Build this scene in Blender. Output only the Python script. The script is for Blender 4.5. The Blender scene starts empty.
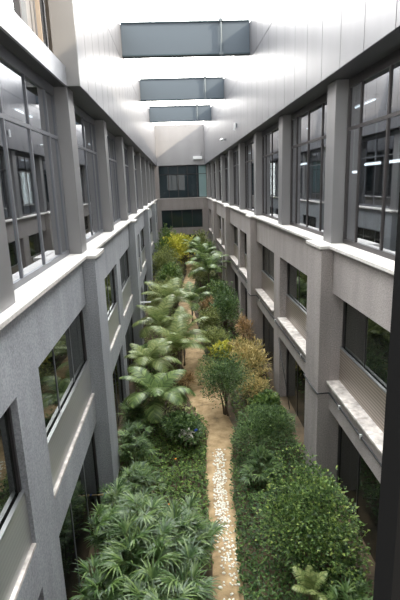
import bpy, math, random
from mathutils import Vector, Matrix, noise
random.seed(7)
sc = bpy.context.scene
COL = sc.collection
PI = math.pi
GZ = -6.7                       # ground level (camera eye is z = 0)

# ---------------------------------------------------------------- helpers
class MB:
    def __init__(s): s.v = []; s.f = []
    def box(s, x0, x1, y0, y1, z0, z1):
        if x0 > x1: x0, x1 = x1, x0
        if y0 > y1: y0, y1 = y1, y0
        n = len(s.v)
        s.v += [(x0,y0,z0),(x1,y0,z0),(x1,y1,z0),(x0,y1,z0),(x0,y0,z1),(x1,y0,z1),(x1,y1,z1),(x0,y1,z1)]
        s.f += [(n,n+3,n+2,n+1),(n+4,n+5,n+6,n+7),(n,n+1,n+5,n+4),(n+1,n+2,n+6,n+5),(n+2,n+3,n+7,n+6),(n+3,n,n+4,n+7)]
        return s
    def tube(s, pts, r, seg=8, r1=None):
        pts = [Vector(p) for p in pts]; n0 = len(s.v); m = len(pts)
        up = Vector((0,0,1))
        for i, p in enumerate(pts):
            d = (pts[min(i+1,m-1)] - pts[max(i-1,0)]).normalized()
            a = d.cross(up)
            if a.length < 1e-3: a = d.cross(Vector((1,0,0)))
            a.normalize(); b = d.cross(a)
            rr = r if r1 is None else r + (r1-r)*i/(m-1)
            for k in range(seg):
                t = 2*PI*k/seg
                s.v.append(tuple(p + a*math.cos(t)*rr + b*math.sin(t)*rr))
        for i in range(m-1):
            for k in range(seg):
                k2 = (k+1) % seg
                s.f.append((n0+i*seg+k, n0+i*seg+k2, n0+(i+1)*seg+k2, n0+(i+1)*seg+k))
        s.f.append(tuple(n0+k for k in range(seg))[::-1])
        s.f.append(tuple(n0+(m-1)*seg+k for k in range(seg)))
        return s
    def ball(s, c, rx, ry, rz, seg=10, rings=7, lump=0, seed=0):
        n0 = len(s.v); c = Vector(c)
        for i in range(rings+1):
            th = PI*i/rings
            for k in range(seg):
                ph = 2*PI*k/seg
                d = Vector((math.sin(th)*math.cos(ph), math.sin(th)*math.sin(ph), math.cos(th)))
                q = 1 + (lump*noise.noise(d*2.1+Vector((seed,seed*.7,3))) if lump else 0)
                s.v.append((c.x+d.x*rx*q, c.y+d.y*ry*q, c.z+d.z*rz*q))
        for i in range(rings):
            for k in range(seg):
                k2 = (k+1) % seg
                s.f.append((n0+i*seg+k, n0+(i+1)*seg+k, n0+(i+1)*seg+k2, n0+i*seg+k2))
        return s
    def leaf(s, p, d, nrm, L, W, fold=.25, droop=.25):
        """a folded, pointed leaf blade"""
        p = Vector(p); d = Vector(d).normalized(); nrm = Vector(nrm)
        side = d.cross(nrm)
        if side.length < 1e-4: side = d.cross(Vector((.3,1,.2)))
        side.normalize(); nn = side.cross(d).normalized()
        n = len(s.v)
        mid = p + d*L*.5 - nn*droop*L*.05
        tip = p + d*L*.97 - nn*droop*L*.5
        e = nn*fold*W
        for q in (p, p+d*L*.38+side*W*.5+e, tip, p+d*L*.38-side*W*.5+e, mid):
            s.v.append(tuple(q))
        s.f += [(n,n+1,n+4),(n+1,n+2,n+4),(n,n+4,n+3),(n+4,n+2,n+3)]
    def blade(s, p, d, side, L, W, droop=.3, seg=3):
        """long narrow strap that bends down"""
        p = Vector(p); d = Vector(d).normalized(); side = Vector(side).normalized()
        n = len(s.v); cur = p.copy(); dd = d.copy()
        for i in range(seg+1):
            t = i/seg
            w = W*(0.55+1.1*t) if t < .4 else W*(1-(t-.4)/.6)*1.0
            w = max(w, W*.06)
            s.v.append(tuple(cur+side*w*.5)); s.v.append(tuple(cur-side*w*.5))
            cur = cur + dd*L/seg
            dd = (dd + Vector((0,0,-droop))*(1.0/seg+.1)).normalized()
        for i in range(seg):
            a = n+2*i
            s.f.append((a,a+1,a+3,a+2))
    def mesh(s, name, mat, smooth=False):
        me = bpy.data.meshes.new(name); me.from_pydata(s.v, [], s.f); me.update()
        if smooth:
            for p in me.polygons: p.use_smooth = True
        me.materials.append(mat); return me
    def build(s, name, mat, parent=None, smooth=False, bevel=0):
        o = bpy.data.objects.new(name, s.mesh(name, mat, smooth)); COL.objects.link(o)
        if parent: o.parent = parent
        if bevel:
            m = o.modifiers.new('bevel', 'BEVEL'); m.width = bevel; m.segments = 2; m.limit_method = 'ANGLE'
        return o

def struct(o): o['kind'] = 'structure'; return o
def tag(o, label, cat, group=None, kind=None):
    o['label'] = label; o['category'] = cat
    if group: o['group'] = group
    if kind: o['kind'] = kind
    return o
def empty(name, loc=(0,0,0), rz=0):
    o = bpy.data.objects.new(name, None); COL.objects.link(o); o.location = loc; o.rotation_euler = (0,0,rz)
    o.empty_display_size = .2
    return o
def copy_tree(o, parent=None):
    c = o.copy(); COL.objects.link(c)
    if parent: c.parent = parent
    for ch in [x for x in bpy.data.objects if x.parent == o]: copy_tree(ch, c)
    return c

# ---------------------------------------------------------------- materials
def newmat(name):
    m = bpy.data.materials.new(name); m.use_nodes = True; nt = m.node_tree
    b = nt.nodes['Principled BSDF']; return m, nt, b
def N(nt, t, **kw):
    n = nt.nodes.new(t)
    for k, v in kw.items(): setattr(n, k, v)
    return n
def ramp(nt, stops):
    r = N(nt, 'ShaderNodeValToRGB'); e = r.color_ramp.elements
    while len(e) < len(stops): e.new(.5)
    for i, (p, c) in enumerate(stops): e[i].position = p; e[i].color = (*c, 1)
    return r
def simple(name, col, rough=.6, metal=0, spec=.5):
    m, nt, b = newmat(name)
    b.inputs['Base Color'].default_value = (*col,1); b.inputs['Roughness'].default_value = rough
    b.inputs['Metallic'].default_value = metal; b.inputs['Specular IOR Level'].default_value = spec
    return m
def coords(nt, scale=(1,1,1)):
    tc = N(nt, 'ShaderNodeTexCoord'); mp = N(nt, 'ShaderNodeMapping'); mp.inputs['Scale'].default_value = scale
    nt.links.new(tc.outputs['Object'], mp.inputs['Vector']); return mp.outputs['Vector']
def stone(name, dark, light, grain=38, stain=.25, rough=.85):
    m, nt, b = newmat(name); L = nt.links.new
    v = coords(nt)
    n1 = N(nt, 'ShaderNodeTexNoise'); n1.inputs['Scale'].default_value = grain; n1.inputs['Detail'].default_value = 3
    L(v, n1.inputs['Vector'])
    r1 = ramp(nt, [(.32, dark), (.68, light)]); L(n1.outputs['Fac'], r1.inputs['Fac'])
    v2 = coords(nt, (1.3, 1.3, .28))
    n2 = N(nt, 'ShaderNodeTexNoise'); n2.inputs['Scale'].default_value = 2.2; n2.inputs['Detail'].default_value = 5
    L(v2, n2.inputs['Vector'])
    r2 = ramp(nt, [(.3, (1-stain,)*3), (.7, (1.0,1.0,1.0))]); L(n2.outputs['Fac'], r2.inputs['Fac'])
    mx = N(nt, 'ShaderNodeMix', data_type='RGBA', blend_type='MULTIPLY'); mx.inputs['Factor'].default_value = 1
    L(r1.outputs['Color'], mx.inputs[6]); L(r2.outputs['Color'], mx.inputs[7]); L(mx.outputs[2], b.inputs['Base Color'])
    bp = N(nt, 'ShaderNodeBump'); bp.inputs['Strength'].default_value = .35; bp.inputs['Distance'].default_value = .01
    L(n1.outputs['Fac'], bp.inputs['Height']); L(bp.outputs['Normal'], b.inputs['Normal'])
    b.inputs['Roughness'].default_value = rough
    return m
def metal(name, col, rough, met=.85, streak=.08):
    m, nt, b = newmat(name); L = nt.links.new
    v = coords(nt, (.7, .9, .25))
    n = N(nt, 'ShaderNodeTexNoise'); n.inputs['Scale'].default_value = 1.6; n.inputs['Detail'].default_value = 3
    L(v, n.inputs['Vector'])
    r = ramp(nt, [(.3, tuple(c*(1-streak) for c in col)), (.7, col)]); L(n.outputs['Fac'], r.inputs['Fac'])
    L(r.outputs['Color'], b.inputs['Base Color'])
    b.inputs['Roughness'].default_value = rough; b.inputs['Metallic'].default_value = met
    return m
def glass(name, ior=1.75, tint=None, dark=(.012,.014,.016), refl=(.9,.93,.97), base_refl=0):
    m = bpy.data.materials.new(name); m.use_nodes = True; nt = m.node_tree; nt.nodes.clear(); L = nt.links.new
    out = N(nt, 'ShaderNodeOutputMaterial'); mix = N(nt, 'ShaderNodeMixShader')
    fr = N(nt, 'ShaderNodeFresnel'); fr.inputs['IOR'].default_value = ior
    gl = N(nt, 'ShaderNodeBsdfGlossy'); gl.inputs['Roughness'].default_value = .015; gl.inputs['Color'].default_value = (*refl,1)
    if tint:
        base = N(nt, 'ShaderNodeBsdfTransparent'); base.inputs['Color'].default_value = (*tint,1)
    else:
        base = N(nt, 'ShaderNodeBsdfDiffuse'); base.inputs['Color'].default_value = (*dark,1)
    ma = N(nt, 'ShaderNodeMath', operation='MULTIPLY_ADD'); ma.inputs[1].default_value = 1-base_refl; ma.inputs[2].default_value = base_refl
    L(fr.outputs[0], ma.inputs[0])
    ge = N(nt, 'ShaderNodeNewGeometry'); inv = N(nt, 'ShaderNodeMath', operation='SUBTRACT'); inv.inputs[0].default_value = 1; L(ge.outputs['Backfacing'], inv.inputs[1])
    mb = N(nt, 'ShaderNodeMath', operation='MULTIPLY'); L(ma.outputs[0], mb.inputs[0]); L(inv.outputs[0], mb.inputs[1]); L(mb.outputs[0], mix.inputs[0]); L(base.outputs[0], mix.inputs[1]); L(gl.outputs[0], mix.inputs[2]); L(mix.outputs[0], out.inputs[0])
    return m
def leafmat(name, stops, trans=.25, rough=.45):
    m, nt, b = newmat(name); L = nt.links.new
    g = N(nt, 'ShaderNodeNewGeometry'); r = ramp(nt, stops)
    L(g.outputs['Random Per Island'], r.inputs['Fac'])
    L(r.outputs['Color'], b.inputs['Base Color']); b.inputs['Roughness'].default_value = rough
    b.inputs['Specular IOR Level'].default_value = .4
    tr = N(nt, 'ShaderNodeBsdfTranslucent'); L(r.outputs['Color'], tr.inputs['Color'])
    mix = N(nt, 'ShaderNodeMixShader'); mix.inputs[0].default_value = trans
    L(b.outputs[0], mix.inputs[1]); L(tr.outputs[0], mix.inputs[2]); L(mix.outputs[0], nt.nodes['Material Output'].inputs[0])
    return m
def emit(name, col, s):
    m = bpy.data.materials.new(name); m.use_nodes = True; nt = m.node_tree; nt.nodes.clear()
    o = N(nt, 'ShaderNodeOutputMaterial'); e = N(nt, 'ShaderNodeEmission'); e.inputs[0].default_value = (*col,1); e.inputs[1].default_value = s
    nt.links.new(e.outputs[0], o.inputs[0]); return m

M = {}
M['render_l'] = stone('grey speckled render', (.255,.265,.28), (.41,.42,.44), 44, .22)
M['render_r'] = stone('grey render with warm bounce tint', (.26,.235,.225), (.42,.375,.35), 44, .22)  # same render; warm light bounced from the sunlit left side is tinted in
M['ledge'] = stone('pale stone coping', (.52,.495,.46), (.66,.625,.58), 16, .16, .7)
M['sill'] = stone('weathered pale sill', (.42,.38,.34), (.78,.72,.66), 9, .4, .8)
M['panel'] = metal('brushed aluminium cladding', (.15,.15,.16), .40, .42, .18)
M['column'] = metal('grey metal column casing', (.27,.265,.265), .42, .5)
M['frame'] = simple('dark grey window frame', (.06,.054,.054), .4, .5)
M['frame_light'] = simple('light grey window frame', (.17,.175,.19), .4, .4)
M['soffit'] = simple('dark soffit', (.055,.055,.06), .5, .3)
M['glass'] = glass('upper glass', 1.5, (.55,.58,.58), base_refl=.48)
M['glass_low'] = glass('lower dark glass', 1.9, None, (.012,.014,.012), (.8,.82,.8))
M['glass_far'] = glass('far glass', 1.5, None, (.02,.032,.036))
M['glass_teal'] = glass('pale teal glass', 1.6, None, (.22,.32,.32))
M['glass_clear'] = glass('clear glass', 1.35, (.95,.97,.97))
M['beam'] = simple('blue grey painted beam', (.072,.095,.118), .5, .0)
M['beam_edge'] = simple('dark beam flange', (.04,.065,.08), .5, .2)
M['pipe'] = simple('galvanised pipe', (.12,.145,.16), .6, 0)
M['cable'] = simple('black cable', (.015,.015,.017), .5)
M['clip'] = simple('white clip', (.75,.75,.74), .4)
M['white_paint'] = simple('white painted metal', (.75,.76,.76), .4)
M['black_frame'] = simple('near black frame', (.004,.004,.004), 1.0, 0, .05)
M['room'] = simple('room plaster', (.38,.37,.36), .9)
M['room_dark'] = simple('room carpet', (.07,.07,.07), .9)
M['tube'] = emit('fluorescent tube', (.82,.88,1), 7)
M['tube_low'] = emit('bright tube', (.85,.88,1), 9)
M['beige'] = simple('beige edging', (.34,.28,.22), .6)
M['steel'] = simple('steel rail', (.42,.43,.43), .35, .8)
M['bark'] = stone('bark', (.09,.065,.045), (.2,.15,.1), 30, .2)
M['cane'] = simple('green palm cane', (.12,.15,.05), .6)
M['bamboo'] = simple('bamboo pole', (.55,.40,.22), .5)
M['blue'] = simple('blue plastic', (.04,.10,.55), .45)
M['bag'] = simple('white plastic sheet', (.62,.58,.52), .5)
M['stone_white'] = simple('white pebble', (.86,.84,.74), .7)
M['orange'] = simple('orange petal', (.75,.22,.02), .6)

# louvred spandrel panel below the middle windows
def ribbed(name, c1, c2):
    m, nt, b = newmat(name); L = nt.links.new
    v = coords(nt); w = N(nt, 'ShaderNodeTexWave', wave_type='BANDS', bands_direction='Z'); w.inputs['Scale'].default_value = 5.0
    w.inputs['Distortion'].default_value = .15
    L(v, w.inputs['Vector']); r = ramp(nt, [(.2,c1),(.8,c2)]); L(w.outputs['Fac'], r.inputs['Fac']); L(r.outputs['Color'], b.inputs['Base Color'])
    b.inputs['Roughness'].default_value = .35; b.inputs['Metallic'].default_value = .3
    return m
M['spandrel_r'] = ribbed('ribbed brown spandrel', (.17,.14,.115), (.33,.28,.235))
M['spandrel_l'] = ribbed('grey stained spandrel', (.33,.33,.32), (.37,.37,.355))

M['leaf_dark'] = leafmat('dark green leaves', [(0, (0.025, 0.059, 0.015)), (0.6, (0.064, 0.126, 0.031)), (1, (0.138, 0.221, 0.05))])
M['leaf_mid'] = leafmat('mid green leaves', [(0, (0.043, 0.087, 0.022)), (0.6, (0.113, 0.19, 0.043)), (1, (0.242, 0.332, 0.072))])
M['leaf_blue'] = leafmat('cool green leaves', [(0, (0.038, 0.078, 0.026)), (0.6, (0.095, 0.163, 0.052)), (1, (0.19, 0.28, 0.081))])
M['leaf_olive_haze'] = leafmat('olive foliage with haze tint', [(0, (0.119, 0.153, 0.046)), (0.6, (0.248, 0.286, 0.092)), (1, (0.386, 0.408, 0.146))])  # olive tone carries the warm window-reflection haze over the mid garden
M['leaf_yellow'] = leafmat('yellow green leaves', [(0, (0.289, 0.306, 0.034)), (0.6, (0.51, 0.493, 0.051)), (1, (0.68, 0.612, 0.102))])
M['leaf_croton'] = leafmat('yellow orange croton leaves', [(0, (0.208, 0.18, 0.058)), (0.5, (0.437, 0.36, 0.134)), (1, (0.624, 0.48, 0.192))])
M['leaf_bush'] = leafmat('light bush leaves', [(0, (0.024, 0.053, 0.014)), (0.45, (0.079, 0.144, 0.036)), (0.8, (0.158, 0.25, 0.058)), (1, (0.332, 0.416, 0.101))])
M['leaf_rust'] = leafmat('rusty foliage with reflection tint', [(0, (0.204, 0.133, 0.061)), (0.5, (0.408, 0.254, 0.112)), (1, (0.51, 0.367, 0.163))])  # rust tone also stands in for the orange window reflection
M['frond'] = leafmat('palm fronds', [(0, (0.072, 0.121, 0.036)), (0.6, (0.151, 0.224, 0.072)), (1, (0.254, 0.328, 0.108))], .25, .38)
M['frond_pale_haze'] = leafmat('pale fronds with haze tint', [(0, (0.13, 0.187, 0.057)), (0.6, (0.245, 0.302, 0.104)), (1, (0.346, 0.374, 0.147))], .3, .4)  # paleness includes reflection haze, painted into the frond colour
M['frond_near'] = leafmat('lady palm leaves', [(0, (0.036, 0.078, 0.024)), (0.55, (0.093, 0.163, 0.048)), (1, (0.178, 0.26, 0.074))], .25, .38)

def soil():
    m, nt, b = newmat('garden soil'); L = nt.links.new
    v = coords(nt)
    n1 = N(nt,'ShaderNodeTexNoise'); n1.inputs['Scale'].default_value = 2.5; n1.inputs['Detail'].default_value = 8; L(v,n1.inputs['Vector'])
    r = ramp(nt,[(.3,(.045,.035,.02)),(.7,(.13,.09,.05))]); L(n1.outputs['Fac'],r.inputs['Fac']); L(r.outputs['Color'],b.inputs['Base Color'])
    b.inputs['Roughness'].default_value = .95; return m
def sand():
    m, nt, b = newmat('sandy earth path'); L = nt.links.new
    v = coords(nt)
    n1 = N(nt,'ShaderNodeTexNoise'); n1.inputs['Scale'].default_value = 3.0; n1.inputs['Detail'].default_value = 9; n1.inputs['Roughness'].default_value=.65; L(v,n1.inputs['Vector'])
    r = ramp(nt,[(.30,(.20,.14,.07)),(.5,(.42,.29,.15)),(.70,(.58,.43,.25))]); L(n1.outputs['Fac'],r.inputs['Fac']); L(r.outputs['Color'],b.inputs['Base Color'])
    bp = N(nt,'ShaderNodeBump'); bp.inputs['Strength'].default_value=.5; bp.inputs['Distance'].default_value=.03; L(n1.outputs['Fac'],bp.inputs['Height']); L(bp.outputs['Normal'],b.inputs['Normal'])
    b.inputs['Roughness'].default_value = .95; return m
M['soil'] = soil(); M['sand'] = sand()

# ---------------------------------------------------------------- camera
f = Vector((.0416,.9705,-.2376)).normalized(); r = Vector((.9981,-.0511,-.0338)); r = (r - f*r.dot(f)).normalized(); u = r.cross(f)
cam = bpy.data.cameras.new('camera'); co = bpy.data.objects.new('camera', cam); COL.objects.link(co)
co.matrix_world = Matrix(((r.x,u.x,-f.x,0),(r.y,u.y,-f.y,0),(r.z,u.z,-f.z,0),(0,0,0,1)))
cam.sensor_fit = 'AUTO'; cam.sensor_width = 36; cam.lens = 472.54/600*36; cam.clip_start = .05; cam.clip_end = 500
sc.camera = co

# ---------------------------------------------------------------- court shell
YN, YF = .6, 46.0
WL, WR = -1.83, 3.02            # faces of the rendered walls
SIDES = {'left': (WL, -1, M['render_l']), 'right': (WR, 1, M['render_r'])}   # face x, outward sign
Z_LEDGE, Z_HEAD, Z_SILL, Z_BEAM, Z_TOP = -1.24, -2.18, -4.05, -4.68, 1.8
UP_TOP = 5.4
PIL = [0, 9, 18, 27, 36]        # pilaster start
# openings between pilasters
OPEN = []
for p in PIL:
    OPEN += [(p+.98, p+4.85), (p+5.70, p+9.0)]
OPEN[-1] = (OPEN[-1][0], 44.6)
def X(face, s, d): return face + s*d     # d metres behind the face

g = MB(); g.box(-9, 10, -4, 50, GZ-.3, GZ)
struct(g.build('ground', M['soil']))

wn = 0
for side, (face, s, wm) in SIDES.items():
    # rendered wall: bands + piers, openings left free
    w = MB(); D = .45
    w.box(face, X(face,s,D), YN, YF, Z_HEAD, Z_LEDGE-.06)
    w.box(face, X(face,s,D), YN, YF, Z_BEAM, Z_SILL-.05)
    for (a, b_) in zip([YN]+[o[1] for o in OPEN if o[1] > YN], [o[0] for o in OPEN if o[1] > YN]+[YF]):
        if b_ - a < .02: continue
        w.box(face, X(face,s,D), a, b_, Z_SILL-.05, Z_HEAD)
        w.box(face, X(face,s,D), a, b_, GZ, Z_BEAM)
    struct(w.build('wall_'+side, wm))
    # pilasters with stone caps
    for p in PIL[1:]:
        pm = MB(); px = face - s*.24
        pm.box(px, face, p, p+.98, GZ+.32, Z_LEDGE-.06)
        if side == 'left': pm.box(face-.04*s, face-.17*s, p+.25, p+.5, GZ-.02, GZ+.32)
        else: pm.box(px, face, p, p+.98, GZ, GZ+.34)
        struct(pm.build('pilaster', wm, bevel=.008))
        c = MB(); c.box(px-s*.035, face-s*.10, p-.03, p+1.02, Z_LEDGE-.062, Z_LEDGE)
        struct(c.build('trim_cap', M['ledge'], bevel=.006))
    lg = MB(); lg.box(face-s*.09, X(face,s,.42), YN, YF, Z_LEDGE-.06, Z_LEDGE)
    struct(lg.build('trim_ledge', M['ledge'], bevel=.006))
    # metal cased columns, one every 4.5 m
    cf = face + s*.045
    cols = [y for y in [.32+4.5*k for k in range(0, 11)] if y < YF]
    for y in cols:
        cm = MB(); cm.box(cf, X(face,s,.42), max(y,YN), y+.52, Z_LEDGE, Z_TOP)
        struct(cm.build('column_casing', M['column'], bevel=.008))
    # upper windows
    gx = X(face, s, .32)
    ys = cols + [YF]
    for a, b_ in zip(cols, ys[1:]):
        a2, b2 = max(a+.52, YN), b_
        if b2-a2 < .4: continue
        wn += 1
        root = empty('window_%d' % wn, (gx, (a2+b2)/2, Z_LEDGE)); struct(root)
        oy = (a2+b2)/2
        H = Z_TOP - Z_LEDGE
        gm = MB(); gm.box(-.008, .008, a2-oy, b2-oy, .04, H-.08); gm.build('pane', M['glass'], root)
        fm = MB(); t = .035
        fm.box(-t, t, a2-oy, b2-oy, 0, .085).box(-t, t, a2-oy, b2-oy, H-.16, H).box(-t, t, a2-oy, a2-oy+.05, .08, H-.14).box(-t, t, b2-oy-.05, b2-oy, .08, H-.14)
        fmat = M['frame_light'] if side == 'left' else M['frame']
        fm.build('frame', fmat, root)
        tm = MB(); tm.box(-.032, .032, a2-oy+.05, b2-oy-.05, 2.13, 2.185); tm.build('transom', fmat, root)
        for k in range(3):
            y = a + .52 + 1.13*(k+1) - .02 - oy
            if y < a2-oy+.1 or y > b2-oy-.1: continue
            mm = MB(); mm.box(-.03, .03, y-.024, y+.024, .085, H-.16); mm.build('mullion', fmat, root)
    # soffit between glass head and cladding
    fx = -1.63 if side == 'left' else 2.83
    fx0 = -1.88 if side == 'left' else fx
    sm = MB()
    if side == 'left':
        sm.box(-1.905, -2.6, YN, 9.35, Z_TOP, Z_TOP+.06)
        sm.box(fx-.02, -2.6, 9.35, YF, Z_TOP, Z_TOP+.06)
    else:
        sm.box(fx+.02, 3.9, YN, YF, Z_TOP, Z_TOP+.06)
    struct(sm.build('soffit', M['soffit']))
    # rooms behind the upper glass
    rm = MB(); bx = X(face, s, 4.2)
    rm.box(bx, X(face,s,4.35), YN, YF, -2.0, 2.0)
    rm.box(X(face,s,.46), bx, YN, YF, Z_TOP+.06, Z_TOP+.2)
    for k in range(1, 10, 2): rm.box(X(face,s,.9), bx, .4+4.5*k, .52+4.5*k, -1.9, Z_TOP+.06)
    struct(rm.build('room_wall', M['room']))
    rf = MB(); rf.box(X(face,s,.45), bx, YN, YF, -2.05, -1.75); struct(rf.build('room_floor', M['room_dark']))
    # middle floor windows and ground floor glazing
    for (a, b_) in OPEN:
        a = max(a, YN)
        if b_-a < .4: continue
        oy = (a+b_)/2; gx2 = X(face, s, .27 if side == 'right' else .12)
        wn += 1
        root = struct(empty('window_%d' % wn, (gx2, oy, Z_SILL)))
        H = Z_HEAD - Z_SILL; hw = (b_-a)/2
        MB().box(-.01, .01, -hw, hw, 0, H).build('pane', M['glass_low'], root)
        MB().box(-.03-.02*s, .03-.02*s, -hw, hw, H-.05, H).box(-.04, .04, -hw, -hw+.05, 0, H-.05).box(-.04, .04, hw-.05, hw, 0, H-.05).build('frame', M['frame'], root)
        for k in (1, 2):
            y = -hw + 2*hw*k/3
            MB().box(-.02, .02, y-.016, y+.016, 0, H-.05).build('mullion', M['frame_light'] if side == 'left' else M['frame'], root)
        sp = M['spandrel_r'] if side == 'right' else M['spandrel_l']
        MB().box(-s*.04, -s*.07, -hw, hw, .0, .70).build('spandrel_panel', sp, root)
        MB().box(-s*.03, -s*.08, -hw, hw, .70, .725).build('top_rail', M['steel'], root)
        sl = MB(); sl.box(face-s*(.07 if side=='right' else .0), X(face,s,.26 if side == 'right' else .11), a-.0, b_+.0, Z_SILL-.05, Z_SILL)
        struct(sl.build('trim_sill', M['sill'], bevel=.005))
        # ground floor
        wn += 1
        root = struct(empty('window_%d' % wn, (gx2, oy, GZ)))
        H = Z_BEAM - GZ
        MB().box(-.01, .01, -hw, hw, 0, H).build('pane', M['glass_low'], root)
        MB().box(-.04, .04, -hw, hw, H-.05, H).box(-.04, .04, -hw, -hw+.05, 0, H-.05).box(-.04, .04, hw-.05, hw, 0, H-.05).build('frame', M['frame'], root)
        for k in (1, 2):
            y = -hw + 2*hw*k/3
            MB().box(-.02, .02, y-.016, y+.016, 0, H-.05).build('mullion', M['frame_light'] if side == 'left' else M['frame'], root)

# metal cladding above the windows: panels with open joints
def cladding(name, fx, s, y0, y1, z0, z1, pitch=1.03, first=None, tiers=None):
    m = MB(); tiers = tiers or [z0, z1]
    m.box(fx+s*.035, fx+s*.30, y0, y1, z0+.005, z1)
    y = y0 if first is None else first
    edges = [y0]
    while y < y1-.15:
        if y > y0+.1: edges.append(y)
        y += pitch
    edges.append(y1)
    for a, b_ in zip(edges, edges[1:]):
        for za, zb in zip(tiers, tiers[1:]):
            m.box(fx, fx+s*.033, a+.009, b_-.009, za+(.004 if za == z0 else .016), zb-.004)
    return struct(m.build(name, M['panel']))
cladding('cladding_left', -1.63, -1, 9.3, YF, Z_TOP, UP_TOP, 1.0, 10.2, [Z_TOP, 4.2, UP_TOP])
cladding('cladding_right', 2.83, 1, YN, YF, Z_TOP, UP_TOP, 1.03, 1.24, [Z_TOP, 4.2, UP_TOP])
# grey pier slab where the left cladding steps back
struct(MB().box(-1.635, -2.05, 9.28, 9.34, Z_TOP, UP_TOP).build('trim_pier', metal('pier cladding', (.24,.235,.23), .6, .2)))
# near left: slim roof fascia with a recessed clerestory above it
struct(MB().box(-1.86, -1.90, YN, 9.28, Z_TOP-.01, 2.12).box(-1.91, -2.6, YN, 9.28, Z_TOP+.07, 2.09).build('fascia_left', metal('fascia metal', (.42,.43,.45), .4, .6)))
root = struct(empty('window_clerestory', (-2.25, 5, 2.10)))
MB().box(-.04, .04, -4.4, 3.5, 0, .38).box(-.04, .04, -4.4, 3.5, 3.2, 3.3).box(-.04, .04, 3.42, 3.5, .38, 3.2).build('frame', M['column'], root)
MB().box(-.008, .008, -4.4, 3.42, .38, 3.2).build('pane', M['glass_clear'], root)
for y in (-2.9, -.9, 1.1, 3.08):
    MB().box(-.05, .05, y-.035, y+.035, .38, 3.2).build('mullion', M['frame'], root)
cr = MB()
for i in range(18): cr.box(-2.21-.02*(i%2), -2.35, 8.5+.11*i, 8.61+.11*i, 2.1, UP_TOP)
struct(cr.build('trim_corrugated', M['column']))
for y in (8.95, 9.65):
    struct(MB().box(-2.13, -2.20, y, y+.03, 2.1, UP_TOP).build('trim_strip', M['beige']))

# far wall
fw = MB(); B = YF+.5
fw.box(-2.3, 3.5, YF, B, -2.30, -1.20)
fw.box(-2.3, 3.5, YF, B, -4.68, -4.02)
fw.box(-2.3, -1.42, YF, B, -4.02, -2.30).box(2.50, 3.5, YF, B, -4.02, -2.30)
fw.box(-2.3, -1.50, YF, B, -1.20, Z_TOP).box(3.0, 3.9, YF, B, -1.20, Z_TOP)
fw.box(-2.3, -1.42, YF, B, GZ, -4.68).box(2.50, 3.5, YF, B, GZ, -4.68)
struct(fw.build('wall_far', M['render_r']))
fc = MB(); fc.box(-2.3, 3.5, YF+.02, B, Z_TOP, UP_TOP)
for i in range(6):
    for za, zb in ((Z_TOP, 3.95), (3.95, UP_TOP)):
        fc.box(-2.2+.93*i+.008, -2.2+.93*(i+1)-.008, YF, YF+.03, za+.006, zb-.006)
struct(fc.build('cladding_far', metal('far cladding', (.33,.325,.33), .5, .2, .1)))
def farwin(x0, x1, z0, z1, n, teal=False):
    root = struct(empty('window_far', ((x0+x1)/2, YF+.25, z0))); hw = (x1-x0)/2; H = z1-z0
    MB().box(-hw, hw if not teal else hw-.72, -.01, .01, 0, H).build('pane', M['glass_far'], root)
    if teal: MB().box(hw-.72, hw, -.01, .01, 0, H).build('teal_pane', M['glass_teal'], root)
    MB().box(-hw, hw, -.04, .04, 0, .06).box(-hw, hw, -.04, .04, H-.06, H).build('frame', M['frame'], root)
    for k in range(n+1):
        x = -hw + 2*hw*k/n
        MB().box(x-.03, x+.03, -.05, .05, .06, H-.06).build('mullion', M['frame'], root)
    if teal: MB().box(-hw, hw, -.05, .05, H*.72, H*.72+.05).build('transom', M['frame'], root)
farwin(-1.5, 3.0, -1.2, Z_TOP, 5, True)
farwin(-1.42, 2.5, -4.02, -2.3, 4)
farwin(-1.42, 2.5, GZ, -4.68, 4)
struct(MB().box(-2.3, 3.5, YF-.03, YF+.2, -1.24, -1.19).build('trim_ledge', M['ledge']))

# wall of the building the view is taken from, with its dark window frame
nw = MB()
nw.box(-2.6, 3.8, .45, YN, GZ, -1.0).box(-2.6, 3.8, .45, YN, 1.9, 10.0).box(-2.6, -1.6, .45, YN, -1.0, 1.9).box(1.9, 3.8, .45, YN, -1.0, 1.9)
struct(nw.build('wall_near', simple('facade darkened for shade', (.07,.07,.075), .7)))  # unseen wall, made taller and darker to shade faces turned toward it
root = struct(empty('window_near', (0, .6, -1.0)))
MB().box(-1.6, 1.9, -.03, .03, 0, .06).box(-1.6, 1.9, -.03, .03, 2.84, 2.9).build('frame', M['black_frame'], root)
for x0 in (-1.6, -.66, .297, 1.84):
    MB().box(x0, x0+.11, -.03, .03, .06, 2.84).build('mullion', M['black_frame'], root)

# ---------------------------------------------------------------- beams over the court
BL = ['blue-grey cross beam over the court, the nearest and largest of the three',
      'blue-grey cross beam over the court, the middle one of the three',
      'blue-grey cross beam over the court, the farthest and smallest in view']
b0 = None
for i, (y, z0) in enumerate(((18.2, 4.40), (27.2, 4.43), (36.4, 4.47))):
    if b0 is None:
        b0 = empty('cross_beam', (.6, y, z0))
        MB().box(-2.23, 2.23, -.12, .12, .04, 1.03).build('beam_body', M['beam'], b0, bevel=.006)
        fl = MB(); fl.box(-2.23, 2.23, -.16, .16, 0, .04).box(-2.23, 2.23, -.16, .16, 1.03, 1.07); fl.build('flange', M['beam_edge'], b0)
        MB().tube([(1.22,-.19,-.07),(1.22,-.19,1.16)], .035, 10).build('tie_rod', M['pipe'], b0)
        rod = [c for c in bpy.data.objects if c.parent == b0 and c.name.startswith('tie_rod')][0]
        for zz in (-.03, 1.02): MB().box(1.15,1.29,-.24,-.13,zz,zz+.08).build('collar', M['pipe'], rod)
        o = b0
    else:
        o = copy_tree(b0); o.location = (.6, y, z0)
    tag(o, BL[i], 'beam', 'cross beams over the court')

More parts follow.
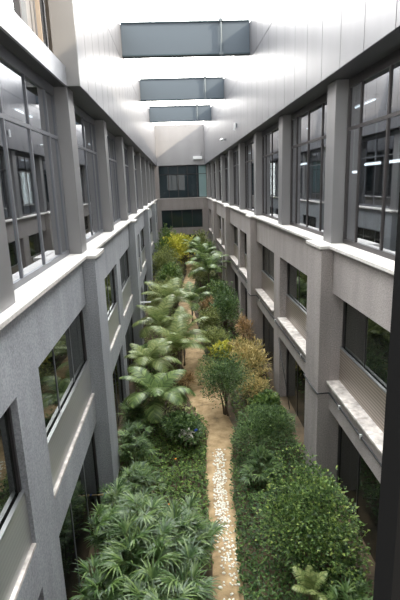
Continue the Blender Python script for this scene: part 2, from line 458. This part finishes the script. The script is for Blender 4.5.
# ceiling tubes in the rooms behind the upper glass
tb = None
spots = []
for k, y in enumerate([3.0, 7.4, 11.9, 16.4, 20.9, 29.9]):
    spots.append((WR+1.6, y, 'right')); spots.append((WL-1.6, y, 'left'))
for x, y, sd in spots:
    if tb is None:
        tb = empty('ceiling_light', (x, y, 1.74))
        hs = MB().box(-.10, .10, -.65, .65, .02, .10).build('housing', M['white_paint'], tb)
        MB().tube([(0,-.6,0),(0,.6,0)], .02, 8).build('lamp_tube', M['tube'], hs)
        o = tb
    else: o = copy_tree(tb); o.location = (x, y, 1.74)
    tag(o, 'fluorescent ceiling light seen through the upper glass of the %s wall' % sd, 'ceiling light', 'ceiling lights behind the %s upper windows' % sd)

# added low tubes behind the right upper windows, giving the light streaks in that glass
tl = None
for (x, y, z, lb) in ((4.6, 12.6, .17, 'added white tube for the light streak behind first right window beyond the near column, left one'),
                      (4.6, 11.2, .33, 'added white tube for the light streak in the middle of the near right upper window'),
                      (4.6, 10.0, .33, 'added white tube for the light streak in near right upper window, closest to the picture edge'),
                      (4.6, 17.2, .58, 'added white tube for the light streak seen through the second right upper window')):
    if tl is None:
        tl = empty('streak_tube', (x,y,z)); h = MB().box(.02,.10,-.45,.45,-.02,.05).box(.04,.07,-.02,.02,.05,1.2).build('housing', M['white_paint'], tl)
        MB().tube([(0,-.42,0),(0,.42,0)], .03, 8).build('lamp_tube', M['tube_low'], h); o = tl
    else: o = copy_tree(tl); o.location = (x,y,z)
    tag(o, lb, 'tube lamp', 'added streak tubes behind the right windows')

# small lamps on the right and left cladding
def flood(name, loc, label, s=1):
    o = empty(name, loc)
    MB().box(0, -.04*s, -.06, .06, -.06, .06).build('wall_plate', M['frame_light'], o)
    MB().tube([(-.03*s,0,0),(-.16*s,0,.03)], .015, 8).build('arm', M['frame_light'], o)
    MB().ball((-.22*s,0,-.01), .11, .12, .07, 12, 8).build('lamp_head', M['white_paint'], o, True)
    tag(o, label, 'wall lamp')
flood('wall_lamp', (2.83, 26.5, 2.28), 'small round pale lamp low on right metal cladding, the farther of two')
o = empty('security_camera', (2.83, 21.9, 2.42))
MB().box(0, -.05, -.05, .05, -.05, .12).build('bracket', M['frame_light'], o)
MB().tube([(-.08,0,.14),(-.10,-.03,-.16)], .045, 10).build('camera_body', M['white_paint'], o)
tag(o, 'small slim grey camera on the right metal cladding, nearer than the round lamp', 'camera')
o = empty('exit_lamp', (2.2, YF, 2.42))
MB().box(-.42, .42, -.22, 0, -.14, .12).build('lamp_case', M['white_paint'], o, bevel=.02)
MB().tube([(.3,-.1,.12),(.4,-.12,.5)], .02, 8).build('conduit', M['frame_light'], o)
tag(o, 'long white lamp box fixed on the far cladding above the far window', 'wall lamp')

# cable clipped along the right beam and round the near pilaster
def rope(pts, rad, name, mat, parent=None, seg=6):
    return MB().tube(pts, rad, seg).build(name, mat, parent, True)
cz = -4.32
pts = []; y = 45.4
for p in reversed(PIL[1:]):
    pts += [(WR-.02, p+1.1, cz), (WR-.26, p+1.02, cz), (WR-.262, p+.5, cz-.02), (WR-.26, p-.03, cz), (WR-.02, p-.06, cz+.02)]
pts = [(WR-.02, 45.2, cz)] + pts + [(WR-.02, 5.6, cz-.02), (WR-.02, 1.0, cz)]
cb = empty('black_cable', (WR, 1.0, cz))
o = rope([(a-WR, b_-1.0, c-cz) for a,b_,c in pts], .018, 'cable_run', M['cable'], cb)
for y in (5.2, 6.2, 7.2, 8.3, 11.2, 14.4, 17.2, 20.6, 23.5):
    MB().box(-.045, -.005, y-1.0-.02, y-1.0+.02, -.03, .05).build('clip', M['clip'], cb)
tag(cb, 'black cable clipped along the concrete beam of the right wall', 'cable')
# loose hanging cable in the second ground opening
o = rope([(WR-.02, 13.9, -4.72), (WR-.10, 13.2, -5.0), (WR-.12, 12.5, -5.5), (WR-.05, 12.2, -6.3)], .012, 'hanging_cable', M['cable'])
tag(o, 'thin black loose cable sagging in front of ground opening on the right', 'cable')
# metal bracket arm on left pilaster
o = empty('bracket_arm', (WL+.24, 18.4, -4.5))
MB().tube([(-.02,0,0),(.42,0,0)], .03, 8).build('arm', M['white_paint'], o)
MB().box(-.02, 0, -.08, .08, -.1, .1).build('plate', M['white_paint'], o)
tag(o, 'short pale metal arm sticking out of the second left pilaster', 'bracket')
# bamboo pole tied across foot of left pilaster
o = empty('bamboo_pole', (-1.85, 8.93, GZ+.33))
MB().tube([(-.12,0,0),(.2,-.02,.01),(.62,-.02,.04)], .018, 8).build('pole', M['bamboo'], o, True)
for x in (.06, .45): MB().tube([(x-.02,-.01,.012),(x+.02,-.01,.016)], .026, 8).build('tie', M['blue'], o)
tag(o, 'thin bamboo pole with blue ties across the foot of near left pilaster', 'pole')

# ---------------------------------------------------------------- path and white pebbles
PATH = [(5.0,.52,.50),(6.4,.58,.52),(8.0,.66,.62),(9.0,.68,.66),(10.4,.78,.72),(12,.95,.80),(13.2,.80,1.05),(14.4,.62,1.25),(16,.5,1.2),(18,.45,.95),(21,.38,.9),(24,.32,.9),(28,.30,.8),(32,.6,.85),(36,1.0,.9),(42,1.1,.9)]
def path_at(y):
    for (a,xa,wa),(b_,xb,wb) in zip(PATH, PATH[1:]):
        if a <= y <= b_:
            t = (y-a)/(b_-a); return xa+(xb-xa)*t, wa+(wb-wa)*t
    return PATH[-1][1], PATH[-1][2]
pm = MB(); K = 150; NX = 8
for i in range(K+1):
    y = 5.0 + 37*i/K; cx, w = path_at(y)
    wl = w/2*(1+.22*noise.noise(Vector((y*1.3,0,1)))); wr = w/2*(1+.22*noise.noise(Vector((y*1.3,5,1))))
    for j in range(NX+1):
        t = j/NX; x = cx - wl + (wl+wr)*t
        h = .02 + .03*math.sin(PI*t) + .012*noise.noise(Vector((x*4,y*4,0)))
        if j in (0, NX): h = -.01
        pm.v.append((x, y, GZ+h))
for i in range(K):
    for j in range(NX):
        a = i*(NX+1)+j; pm.f.append((a,a+1,a+NX+2,a+NX+1))
struct(pm.build('path', M['sand'], None, True))

pmesh = []
for k in range(4):
    b = MB().ball((0,0,0), .034, .026, .016, 7, 5, .5, k*3.1); pmesh.append(b.mesh('pebble', M['stone_white'], True))
n = 0; placed = []
while n < 290:
    y = random.uniform(5.9, 10.9)
    dens = .16 if y < 7.0 else (.28 if y < 8.2 else (1 if y < 9.9 else .3))
    if random.random() > dens: continue
    cx, w = path_at(y)
    x = cx + (.0 if y > 8 else .05) + max(-.8, min(.8, random.gauss(0, .38)))*w*(.27 if y > 8.2 else .42)
    if any((x-a)**2+(y-b_)**2 < .0016 for a, b_ in placed): continue
    placed.append((x,y))
    o = bpy.data.objects.new('pebble', random.choice(pmesh)); COL.objects.link(o)
    q = random.uniform(.55, 1.1); o.scale = (q,q,q)
    t = (x-cx)/w + .5
    o.location = (x, y, GZ+.02+.03*math.sin(PI*max(0,min(1,t)))+.008); o.rotation_euler = (0,0,random.uniform(0,6.28))
    tag(o, 'small white pebble lying on the sandy garden path', 'pebble', 'white pebbles on the path'); n += 1

# ---------------------------------------------------------------- plants
XMIN, XMAX = WL, WR
def rnd(a, b_): return random.uniform(a, b_)
def rdir(zmin=-.3):
    while True:
        d = Vector((random.gauss(0,1), random.gauss(0,1), random.gauss(0,1)))
        if d.length > .1:
            d.normalize()
            if d.z > zmin: return d
def shrub_parts(root, w, d, h, mat, n=1500, leaf=.075, lobes=7, seed=0, lw=.5, stems=5, barkm=None, base=.12, open_=.0):
    """lumpy leafy crown: leaves stand on twigs around several lobes; stems fork from the ground"""
    random.seed(1000+seed)
    fol = MB(); st = MB()
    L = []
    for i in range(lobes):
        a = 2*PI*i/lobes + rnd(-.4,.4); rr = rnd(.25,.62) if i else 0
        c = Vector((math.cos(a)*rr*w*.5, math.sin(a)*rr*d*.5, h*(rnd(.42,.74) if i else .62)))
        L.append((c, rnd(.30,.44)))
    for i, (c, q) in enumerate(L):
        if i < stems:
            b0_ = Vector((rnd(-.08,.08), rnd(-.08,.08), -.03))
            MB().tube([b0_, b0_*.5+Vector((c.x*.35,c.y*.35,c.z*.45)), c*.9], .028*(h/1.6), 6, .009).build('stem', barkm or M['bark'], root)
    for k in range(n):
        c, q = random.choice(L); dr = rdir(-.55)
        rad = (1 - .55*random.random()**2.2) if random.random() > open_ else rnd(.8,1.25)
        lump = 1 + .28*noise.noise(dr*2.3+c*2)
        p = c + Vector((dr.x*q*w*.72, dr.y*q*d*.72, dr.z*q*h*.72))*rad*lump
        if p.z < base*h: p.z = base*h*rnd(.6,1.3)
        if not (XMIN+.16 < p.x + root.location.x < XMAX-.16): continue
        dd = (dr*.8 + Vector((rnd(-.7,.7), rnd(-.7,.7), rnd(-.15,.6)))).normalized()
        s_ = leaf*rnd(.65,1.3)
        fol.leaf(p, dd, Vector((rnd(-.5,.5),rnd(-.5,.5),1)), s_, s_*lw)
    for k in range(16):      # shoots that break the outline
        c, q = random.choice(L); dr = rdir(.15)
        p = c + Vector((dr.x*q*w*.6, dr.y*q*d*.6, dr.z*q*h*.6)); e = p + (dr+Vector((0,0,.6))).normalized()*h*rnd(.12,.24)
        if not (XMIN+.1 < e.x + root.location.x < XMAX-.1): continue
        fol.tube([p*.9, p, e], .006, 5, .003)
        for j in range(9):
            t = rnd(.2,1); pp = p.lerp(e, t); fol.leaf(pp, rdir(-.1), Vector((0,0,1)), leaf*rnd(.7,1.2), leaf*lw)
    fol.build('foliage', mat, root)
def shrub(name, loc, label, cat, w, d, h, mat, **k):
    grp = k.pop('group', None)
    root = empty(name, (loc[0], loc[1], GZ)); shrub_parts(root, w, d, h, mat, **k)
    return tag(root, label, cat, grp)

def frond_mesh(L, W, arch, mat, n=26, rise=.9, seed=0, lf=.03):
    """a pinnate palm leaf: arched midrib with paired leaflets"""
    m = MB(); pts = []; cur = Vector((0,0,0)); ang = rise
    seg = 12
    for i in range(seg+1):
        pts.append(cur.copy()); cur = cur + Vector((math.cos(ang), 0, math.sin(ang)))*L/seg; ang -= arch/seg*(.5+i/seg)
    m.tube(pts, .012, 5, .003)
    for i in range(n):
        t = .16 + .84*i/(n-1); fi = t*seg; k = min(int(fi), seg-1); p = pts[k].lerp(pts[k+1], fi-k)
        tg = (pts[k+1]-pts[k]).normalized()
        ll = W*math.sin(PI*(.12+.83*t))**.7
        for sgn in (-1, 1):
            d = (Vector((0,sgn,0)) + tg*.75 + Vector((0,0,-.12+rnd(-.08,.08)))).normalized()
            m.blade(p, d, tg.cross(d).cross(d), ll, lf, .55, 3)
    return m.mesh('frond', mat)
def palm(name, loc, label, L, W, nf, trunk_h, mat, arch=1.7, rise=1.1, seed=0, lf=.035, n=26):
    random.seed(seed)
    root = empty(name, (loc[0], loc[1], GZ))
    ms = [frond_mesh(L*q, W, arch*a, mat, n, rise*a2, seed, lf) for q,a,a2 in ((1,1,1),(.85,1.15,.7),(1.05,.85,1.25))]
    for i in range(nf):
        an = 2*PI*i/nf+rnd(-.25,.25); cx = math.cos(an); reach = L*.72
        av = (XMAX-.12-loc[0]) if cx > 0 else (loc[0]-XMIN-.12)
        need = abs(cx)*reach+W*.5*abs(math.sin(an)); q = min(1, av/max(need,.01)); tilt = 0
        if q < .45: q, tilt = .55, -.75
        elif q < .8: tilt = -.25
        o = bpy.data.objects.new('frond', ms[i%3]); COL.objects.link(o); o.parent = root; o.scale = (q,q,q)
        o.location = (rnd(-.03,.03), rnd(-.03,.03), trunk_h+rnd(-.05,.03)); o.rotation_euler = (rnd(-.15,.15), tilt+rnd(-.15,.2), an)
    MB().tube([(0,0,-.03),(.02,0,trunk_h*.5),(0,0,trunk_h+.02)], .05, 8, .035).build('trunk', M['bark'], root, True)
    return tag(root, label, 'palm')
def lady_palm(loc, label, R_, h, ns, mat, seed=0, fan=9, L=.34, name='lady_palm', group=None):
    """clump of thin canes each topped by fans of narrow drooping blades"""
    random.seed(500+seed)
    root = empty(name, (loc[0], loc[1], GZ)); fol = MB(); st = MB()
    for i in range(ns):
        a = rnd(0,2*PI); rr = R_*math.sqrt(random.random())*.75
        base = Vector((math.cos(a)*rr*.6, math.sin(a)*rr*.6, -.02)); hh = h*rnd(.55,1.0)
        top = Vector((math.cos(a)*rr, math.sin(a)*rr, hh))
        st = MB(); st.tube([base, (base+top)/2, top], .012, 5, .008)
        for k in range(6):
            b_ = rnd(0,2*PI); el = rnd(.1,1.1)
            p0 = base.lerp(top, rnd(.6,1.0)); dr = Vector((math.cos(b_)*math.cos(el), math.sin(b_)*math.cos(el), math.sin(el)))
            p1 = p0 + dr*rnd(.16,.32)
            if not (XMIN+.08 < p1.x+loc[0]+dr.x*L*.6 < XMAX-.08): continue
            st.tube([p0, p1], .005, 4, .003)
            sd = dr.cross(Vector((0,0,1))).normalized(); 
            for j in range(fan):
                t = (j/(fan-1)-.5)*2
                an = t*1.25
                d = (dr*math.cos(an) + sd*math.sin(an) + Vector((0,0,.12))).normalized()
                s2 = d.cross(Vector((rnd(-.2,.2),rnd(-.2,.2),1))).normalized()
                fol.blade(p1, d, s2, L*(1-.22*abs(t))*rnd(.85,1.1), .034, .75, 4)
        st.build('cane', M['cane'], root)
    fol.build('foliage', mat, root)
    return tag(root, label, 'palm', group)

# near left thicket
lady_palm((-.75, 6.6), 'bushy green lady palm filling the bottom left corner beside the path', .75, 1.45, 20, M['frond_near'], 1, 10, .40)
lady_palm((-.15, 6.9), 'lady palm overhanging the left edge of the pebble path at picture bottom', .5, 1.15, 13, M['frond_near'], 2, 10, .36)
lady_palm((-1.1, 7.6), 'lady palm in front of the foot of the near left pilaster', .5, 1.05, 12, M['frond_near'], 3, 9, .32)
lady_palm((-.55, 7.35), 'lady palm behind the largest clump, next to low ground cover', .4, .85, 9, M['frond_near'], 4, 9, .34)
lady_palm((-.45, 5.55), 'lady palm cut off by the bottom edge, left of the path', .6, 1.35, 16, M['frond_near'], 5, 10, .38)
lady_palm((-1.35, 5.9), 'dark lady palm against the left wall glazing at the bottom', .45, 1.2, 12, M['leaf_dark'], 6, 9, .32)
lady_palm((-1.3, 10.2), 'dark lady palm just beyond the near left pilaster', .45, 1.0, 13, M['leaf_blue'], 7, 8, .27)
lady_palm((-1.0, 9.0), 'low dark lady palm right of the near left pilaster foot', .4, .7, 12, M['leaf_blue'], 8, 8, .25)

# low ground covers: nobody could count their leaves
def cover(name, label, pts_fn, n, mat, leaf, hgt, seed, box):
    random.seed(seed); m = MB(); k = 0
    x0, x1, y0, y1 = box
    while k < n:
        x, y = rnd(x0,x1), rnd(y0,y1)
        if not pts_fn(x, y): continue
        k += 1
        hh = hgt*(.55+.5*noise.noise(Vector((x*1.7,y*1.7,seed))))
        z = GZ + max(.02, hh*random.random()**.45)
        d = Vector((rnd(-1,1), rnd(-1,1), rnd(-.1,.7)))
        s_ = leaf*rnd(.7,1.3)
        m.leaf((x,y,z), d, Vector((rnd(-.4,.4),rnd(-.4,.4),1)), s_, s_*.55)
    o = m.build(name, mat); tag(o, label, 'plants', kind='stuff')
def off(x, y, side, gap=.0):
    cx, w = path_at(y)
    j = .1*noise.noise(Vector((y*2.2, side*3, 0)))
    return (x < cx - w/2 - gap + j and x > WL+.15) if side < 0 else (x > cx + w/2 + gap + j and x < WR-.15)
cover('ground_cover', 'low leafy green ground cover left of the path near the lady palms', lambda x,y: off(x,y,-1,-.04), 8200, M['leaf_mid'], .085, .42, 11, (-1.8,.8,7.0,12.6))
cover('ground_cover', 'low dark green ground cover right of the pebble path', lambda x,y: off(x,y,1,-.08), 8600, M['leaf_dark'], .075, .50, 12, (.5,3.0,5.6,11.2))
cover('ground_cover', 'low mixed undergrowth along the left wall further down the garden', lambda x,y: off(x,y,-1,.1), 6500, M['leaf_olive_haze'], .13, .5, 13, (-1.8,1,12.6,44))
cover('ground_cover', 'low mixed undergrowth along the right wall further down the garden', lambda x,y: off(x,y,1,.1), 6500, M['leaf_mid'], .13, .5, 14, (.3,3,11.2,44))
cover('fallen_leaves', 'scattered brown fallen leaves on the sandy path', lambda x,y: abs(x-path_at(y)[0]) < path_at(y)[1]*.6, 420, M['leaf_rust'], .06, .05, 15, (-.3,1.8,10.5,40))

# right near
shrub('broad_shrub', (2.15, 7.0), 'large sprawling light green bush in the bottom right corner', 'shrub', 1.75, 2.6, 1.8, M['leaf_bush'], n=8200, leaf=.060, lobes=15, seed=1, lw=.7, stems=7)
lady_palm((1.62, 9.35), 'spiky dark green plant at the foot of the near right pilaster', .35, .7, 9, M['leaf_blue'], 9, 8, .28, 'spiky_plant')
palm('small_palm', (1.75, 5.75), 'small pale palm seedling under the big bush at the bottom edge', .42, .13, 8, .7, M['frond_pale_haze'], 1.1, 1.3, 31, .02, 20)
lady_palm((2.25, 5.55), 'small fan palm at the bottom edge right of pale palm seedling', .25, .75, 4, M['frond_near'], 10, 9, .24)
lady_palm((-1.5, 7.15), 'dark lady palm added for the reflection in the left glazing under the concrete beam', .35, 1.15, 12, M['leaf_dark'], 21, 9, .28)  # added to stand in for the palm mirrored in the left glazing
lady_palm((-1.5, 8.2), 'dark lady palm added for the reflection in left glazing, directly before the near left pilaster', .3, .8, 9, M['leaf_dark'], 22, 8, .24)  # second palm added in place of the mirrored one
lady_palm((-1.45, 11.6), 'dark lady palm by the left wall beyond the pilaster, under the feather palm', .35, 1.1, 12, M['leaf_blue'], 23, 8, .3)
shrub('round_shrub', (1.98, 10.35), 'dense round dark green bush standing by the near right pilaster', 'shrub', 1.65, 1.55, 1.55, M['leaf_blue'], n=5600, leaf=.068, lobes=8, seed=2)
shrub('slender_shrub', (1.22, 12.8), 'open upright green bush bulging over the right edge of the bare sandy patch', 'shrub', 1.75, 2.1, 1.95, M['leaf_blue'], n=4300, leaf=.072, lobes=8, seed=3, open_=.2)
shrub('glossy_shrub', (2.35, 12.1), 'bright leafy bush behind the round dark bush against right wall', 'shrub', .9, 1.1, 1.0, M['leaf_mid'], n=1200, leaf=.12, lobes=5, seed=4)
shrub('croton', (2.3, 15.4), 'yellow-orange croton bush against the right wall', 'shrub', 1.5, 2.6, 1.25, M['leaf_croton'], n=2600, leaf=.15, lobes=8, seed=5, lw=.3)
shrub('croton', (2.55, 18.0), 'rust tinted thin croton by the second right pilaster', 'shrub', .8, 1.2, 1.5, M['leaf_rust'], n=900, leaf=.12, lobes=5, seed=6, lw=.35, open_=.4)
shrub('bright_shrub', (1.55, 16.3), 'small bright green bush just left of the croton', 'shrub', .9, 1.2, 1.0, M['leaf_yellow'], n=500, leaf=.16, lobes=4, seed=7)
shrub('tall_shrub', (2.05, 21.0), 'tall green bush touching right wall beyond the croton', 'shrub', 1.5, 3.0, 2.1, M['leaf_blue'], n=2600, leaf=.12, lobes=8, seed=8)
shrub('yellowish_shrub', (1.25, 20.0), 'light yellow-green bush beside path in front of the tall green bush', 'shrub', 1.0, 1.5, 1.3, M['leaf_olive_haze'], n=1300, leaf=.12, lobes=6, seed=9)
# left middle
shrub('leafy_shrub', (-.02, 11.1), 'blue-green bush left of the path with a white sheet caught in it', 'shrub', 1.15, 1.2, 1.0, M['leaf_blue'], n=2100, leaf=.10, lobes=6, seed=10)
palm('feather_palm', (-.80, 12.0), 'large dark feather palm beside left wall beyond the near pilaster', 1.25, .38, 14, 1.0, M['frond'], 2.0, 1.05, 41, .05, 26)
palm('feather_palm', (-1.1, 13.6), 'yellow-green feather palm just behind the large dark palm', 1.2, .36, 12, 1.35, M['frond_pale_haze'], 1.9, 1.0, 42, .038, 34)
palm('feather_palm', (-.15, 15.6), 'pale feather palm leaning over the left side of the path', 1.3, .38, 11, 1.1, M['frond_pale_haze'], 1.7, 1.1, 43, .038, 34)
palm('feather_palm', (-.8, 17.6), 'pale feather palm midway down the garden against left wall', 1.5, .45, 11, 1.4, M['frond_pale_haze'], 1.8, 1.0, 44, .038, 34)
palm('feather_palm', (-.5, 20.4), 'feather palm left of the path beyond the pale pair', 1.5, .45, 11, 1.6, M['frond_pale_haze'], 1.8, 1.1, 45, .038, 34)
shrub('rusty_shrub', (-.3, 18.8), 'low rust coloured bush at the left of the path', 'shrub', 1.2, 1.6, 1.0, M['leaf_rust'], n=800, leaf=.12, lobes=6, seed=11)
shrub('olive_shrub', (-.9, 23.5), 'olive green bush against left wall behind the feather palms', 'shrub', 1.7, 2.8, 2.1, M['leaf_olive_haze'], n=2200, leaf=.14, lobes=8, seed=12)
shrub('green_shrub', (-.6, 27.0), 'dull green bush on the left, halfway to the far wall', 'shrub', 1.8, 2.8, 2.3, M['leaf_mid'], n=2200, leaf=.15, lobes=8, seed=13)
shrub('olive_shrub', (-.9, 31.0), 'broad olive bush on left below the yellow tree', 'shrub', 1.9, 3.2, 2.6, M['leaf_olive_haze'], n=2200, leaf=.16, lobes=8, seed=14)
palm('feather_palm', (.05, 16.9), 'greyish feather palm arching across the path centre', 1.4, .42, 8, 1.05, M['frond_pale_haze'], 1.6, 1.2, 51, .038, 34)
palm('feather_palm', (.55, 22.6), 'feather palm standing in the middle of the far path', 1.3, .4, 9, 1.0, M['frond'], 1.7, 1.1, 52, .06, 20)
shrub('green_shrub', (-1.2, 15.6), 'dark green bush squeezed between the feather palms and the left wall', 'shrub', 1.1, 2.0, 1.3, M['leaf_mid'], n=1100, leaf=.12, lobes=6, seed=31)
shrub('rusty_shrub', (.05, 14.6), 'small rust brown bush at the left edge of the bare sandy patch', 'shrub', .8, 1.0, .7, M['leaf_rust'], n=450, leaf=.10, lobes=5, seed=32)
shrub('olive_shrub', (-.25, 24.9), 'olive bush encroaching on the far path from the left', 'shrub', 1.4, 2.2, 1.9, M['leaf_olive_haze'], n=1500, leaf=.13, lobes=7, seed=33)
shrub('olive_shrub', (1.3, 17.9), 'pale olive bush on the right edge of the path behind the bright green one', 'shrub', 1.3, 2.0, 1.2, M['leaf_olive_haze'], n=1300, leaf=.12, lobes=6, seed=34)
shrub('olive_shrub', (1.35, 29.4), 'olive bush between the two feather palms at far right', 'shrub', 1.6, 2.2, 2.0, M['leaf_olive_haze'], n=1300, leaf=.15, lobes=7, seed=35)
shrub('green_shrub', (-.85, 35.0), 'dull green bush by the left wall behind the broad olive one', 'shrub', 1.6, 3.0, 3.2, M['leaf_mid'], n=1400, leaf=.18, lobes=7, seed=36)
shrub('yellow_tree', (.5, 39.0), 'smaller yellow-green tree behind the bright yellow tree', 'tree', 2.2, 2.6, 3.0, M['leaf_yellow'], n=1200, leaf=.2, lobes=8, seed=37)
shrub('green_shrub', (2.3, 34.0), 'dark green bush at the right wall behind the tall feather palm', 'shrub', 1.3, 3.0, 2.6, M['leaf_mid'], n=1300, leaf=.18, lobes=7, seed=38)
shrub('olive_shrub', (.95, 15.0), 'thin olive bush between the open green bush and the bright green one', 'shrub', 1.1, 1.2, .9, M['leaf_olive_haze'], n=800, leaf=.10, lobes=6, seed=41, open_=.2)
shrub('croton', (2.25, 13.6), 'small yellow croton bush between glossy bush and the larger croton', 'shrub', 1.1, 1.2, .85, M['leaf_croton'], n=900, leaf=.13, lobes=5, seed=42, lw=.3)
# far
shrub('yellow_tree', (-.2, 35.5), 'small tree with bright yellow leaves near the far end', 'tree', 2.4, 3.2, 3.1, M['leaf_yellow'], n=1900, leaf=.2, lobes=9, seed=15)
shrub('green_tree', (-.8, 40.5), 'slim green sapling rising above yellow tree at far wall', 'tree', 1.5, 2, 3.5, M['leaf_mid'], n=900, leaf=.2, lobes=6, seed=16, open_=.3)
palm('feather_palm', (1.7, 27.0), 'green feather palm right of path before the far thicket', 1.7, .5, 12, 1.7, M['frond'], 1.7, 1.1, 46, .07, 22)
palm('feather_palm', (1.65, 31.5), 'tall feather palm against the right wall in the far thicket', 1.45, .45, 12, 1.8, M['frond'], 1.7, 1.1, 47, .08, 22)
palm('feather_palm', (1.35, 36.5), 'upright palm with light fronds at far right end', 1.4, .5, 11, 1.7, M['frond'], 1.6, 1.1, 48, .08, 22)
shrub('green_shrub', (2.2, 24.6), 'green bush under right wall between tall bush and feather palm', 'shrub', 1.3, 2.2, 1.8, M['leaf_mid'], n=1500, leaf=.14, lobes=7, seed=17)
shrub('rusty_shrub', (1.5, 23.2), 'rust brown bush on the right side of the far path', 'shrub', 1.0, 1.6, 1.1, M['leaf_rust'], n=700, leaf=.13, lobes=6, seed=18)
shrub('olive_shrub', (1.9, 41.0), 'olive bush filling the far right corner of the garden', 'shrub', 2.0, 3.0, 2.6, M['leaf_olive_haze'], n=1500, leaf=.2, lobes=7, seed=19)
shrub('olive_shrub', (.5, 43.5), 'olive bush right in front of the far wall opening', 'shrub', 2.4, 2.4, 2.3, M['leaf_mid'], n=1500, leaf=.2, lobes=7, seed=20)

# crumpled sheet in the left bush, orange flowers
random.seed(3)
o = empty('crumpled_sheet', (.02, 10.72, GZ+.62))
MB().ball((0,0,0), .16, .10, .10, 14, 9, 1.3, 2).build('sheet', M['bag'], o)
MB().ball((.22,.02,.10), .045, .04, .035, 10, 6, .6, 4).build('blue_piece', M['blue'], o)
tag(o, 'crumpled off-white plastic sheet with a blue piece, lying in the left bush', 'litter')
fl0 = None
for i, (x, y, z, lb) in enumerate([(-.42, 8.3, .46, 'tiny orange flower above ground cover, nearer one left of the path'), (-.28, 9.95, .44, 'tiny orange flower in the ground cover below the blue-green bush'), (.02, 8.05, .46, 'tiny orange flower in ground cover closest to the path')]):
    if fl0 is None:
        fl0 = empty('orange_flower', (x,y,GZ+z)); m = MB()
        for k in range(6):
            a = k*PI/3; m.leaf((0,0,0), (math.cos(a),math.sin(a),.4), (0,0,1), .03, .02)
        m.build('petals', M['orange'], fl0); MB().tube([(0,0,-.3),(0,0,0)], .003, 5).build('stem', M['cane'], fl0); o = fl0
    else: o = copy_tree(fl0); o.location = (x,y,GZ+z)
    tag(o, lb, 'flower', 'orange flowers in the ground cover')

# ---------------------------------------------------------------- light
w = bpy.data.worlds.new('sky'); sc.world = w; w.use_nodes = True; nt = w.node_tree
bg = nt.nodes['Background']
tc = N(nt,'ShaderNodeTexCoord'); sep = N(nt,'ShaderNodeSeparateXYZ'); nt.links.new(tc.outputs['Generated'], sep.inputs[0])
rr = ramp(nt, [(.0,(.75,.72,.68)),(.25,(1,.98,.95)),(1,(.93,.965,1.0))]); nt.links.new(sep.outputs['Z'], rr.inputs['Fac'])
yr = N(nt,'ShaderNodeMapRange'); nt.links.new(sep.outputs['Y'], yr.inputs['Value'])
yr.inputs['From Min'].default_value = -.7; yr.inputs['From Max'].default_value = .7; yr.inputs['To Min'].default_value = .34; yr.inputs['To Max'].default_value = 1.62
vm = N(nt,'ShaderNodeVectorMath', operation='SCALE'); nt.links.new(rr.outputs['Color'], vm.inputs[0]); nt.links.new(yr.outputs['Result'], vm.inputs['Scale'])
nt.links.new(vm.outputs[0], bg.inputs['Color']); bg.inputs['Strength'].default_value = 9.3
sd = bpy.data.lights.new('sun', 'SUN'); sd.energy = 10.0; sd.angle = .02; sd.color = (1,.86,.68)
so = bpy.data.objects.new('sun', sd); COL.objects.link(so); so.location = (12, 10, 12)
so.rotation_euler = Vector((-.85, .28, -.55)).to_track_quat('-Z','Y').to_euler()

vs = sc.view_settings; vs.view_transform = 'Standard'; vs.look = 'None'; vs.gamma = 1; vs.use_curve_mapping = False; vs.exposure = 0
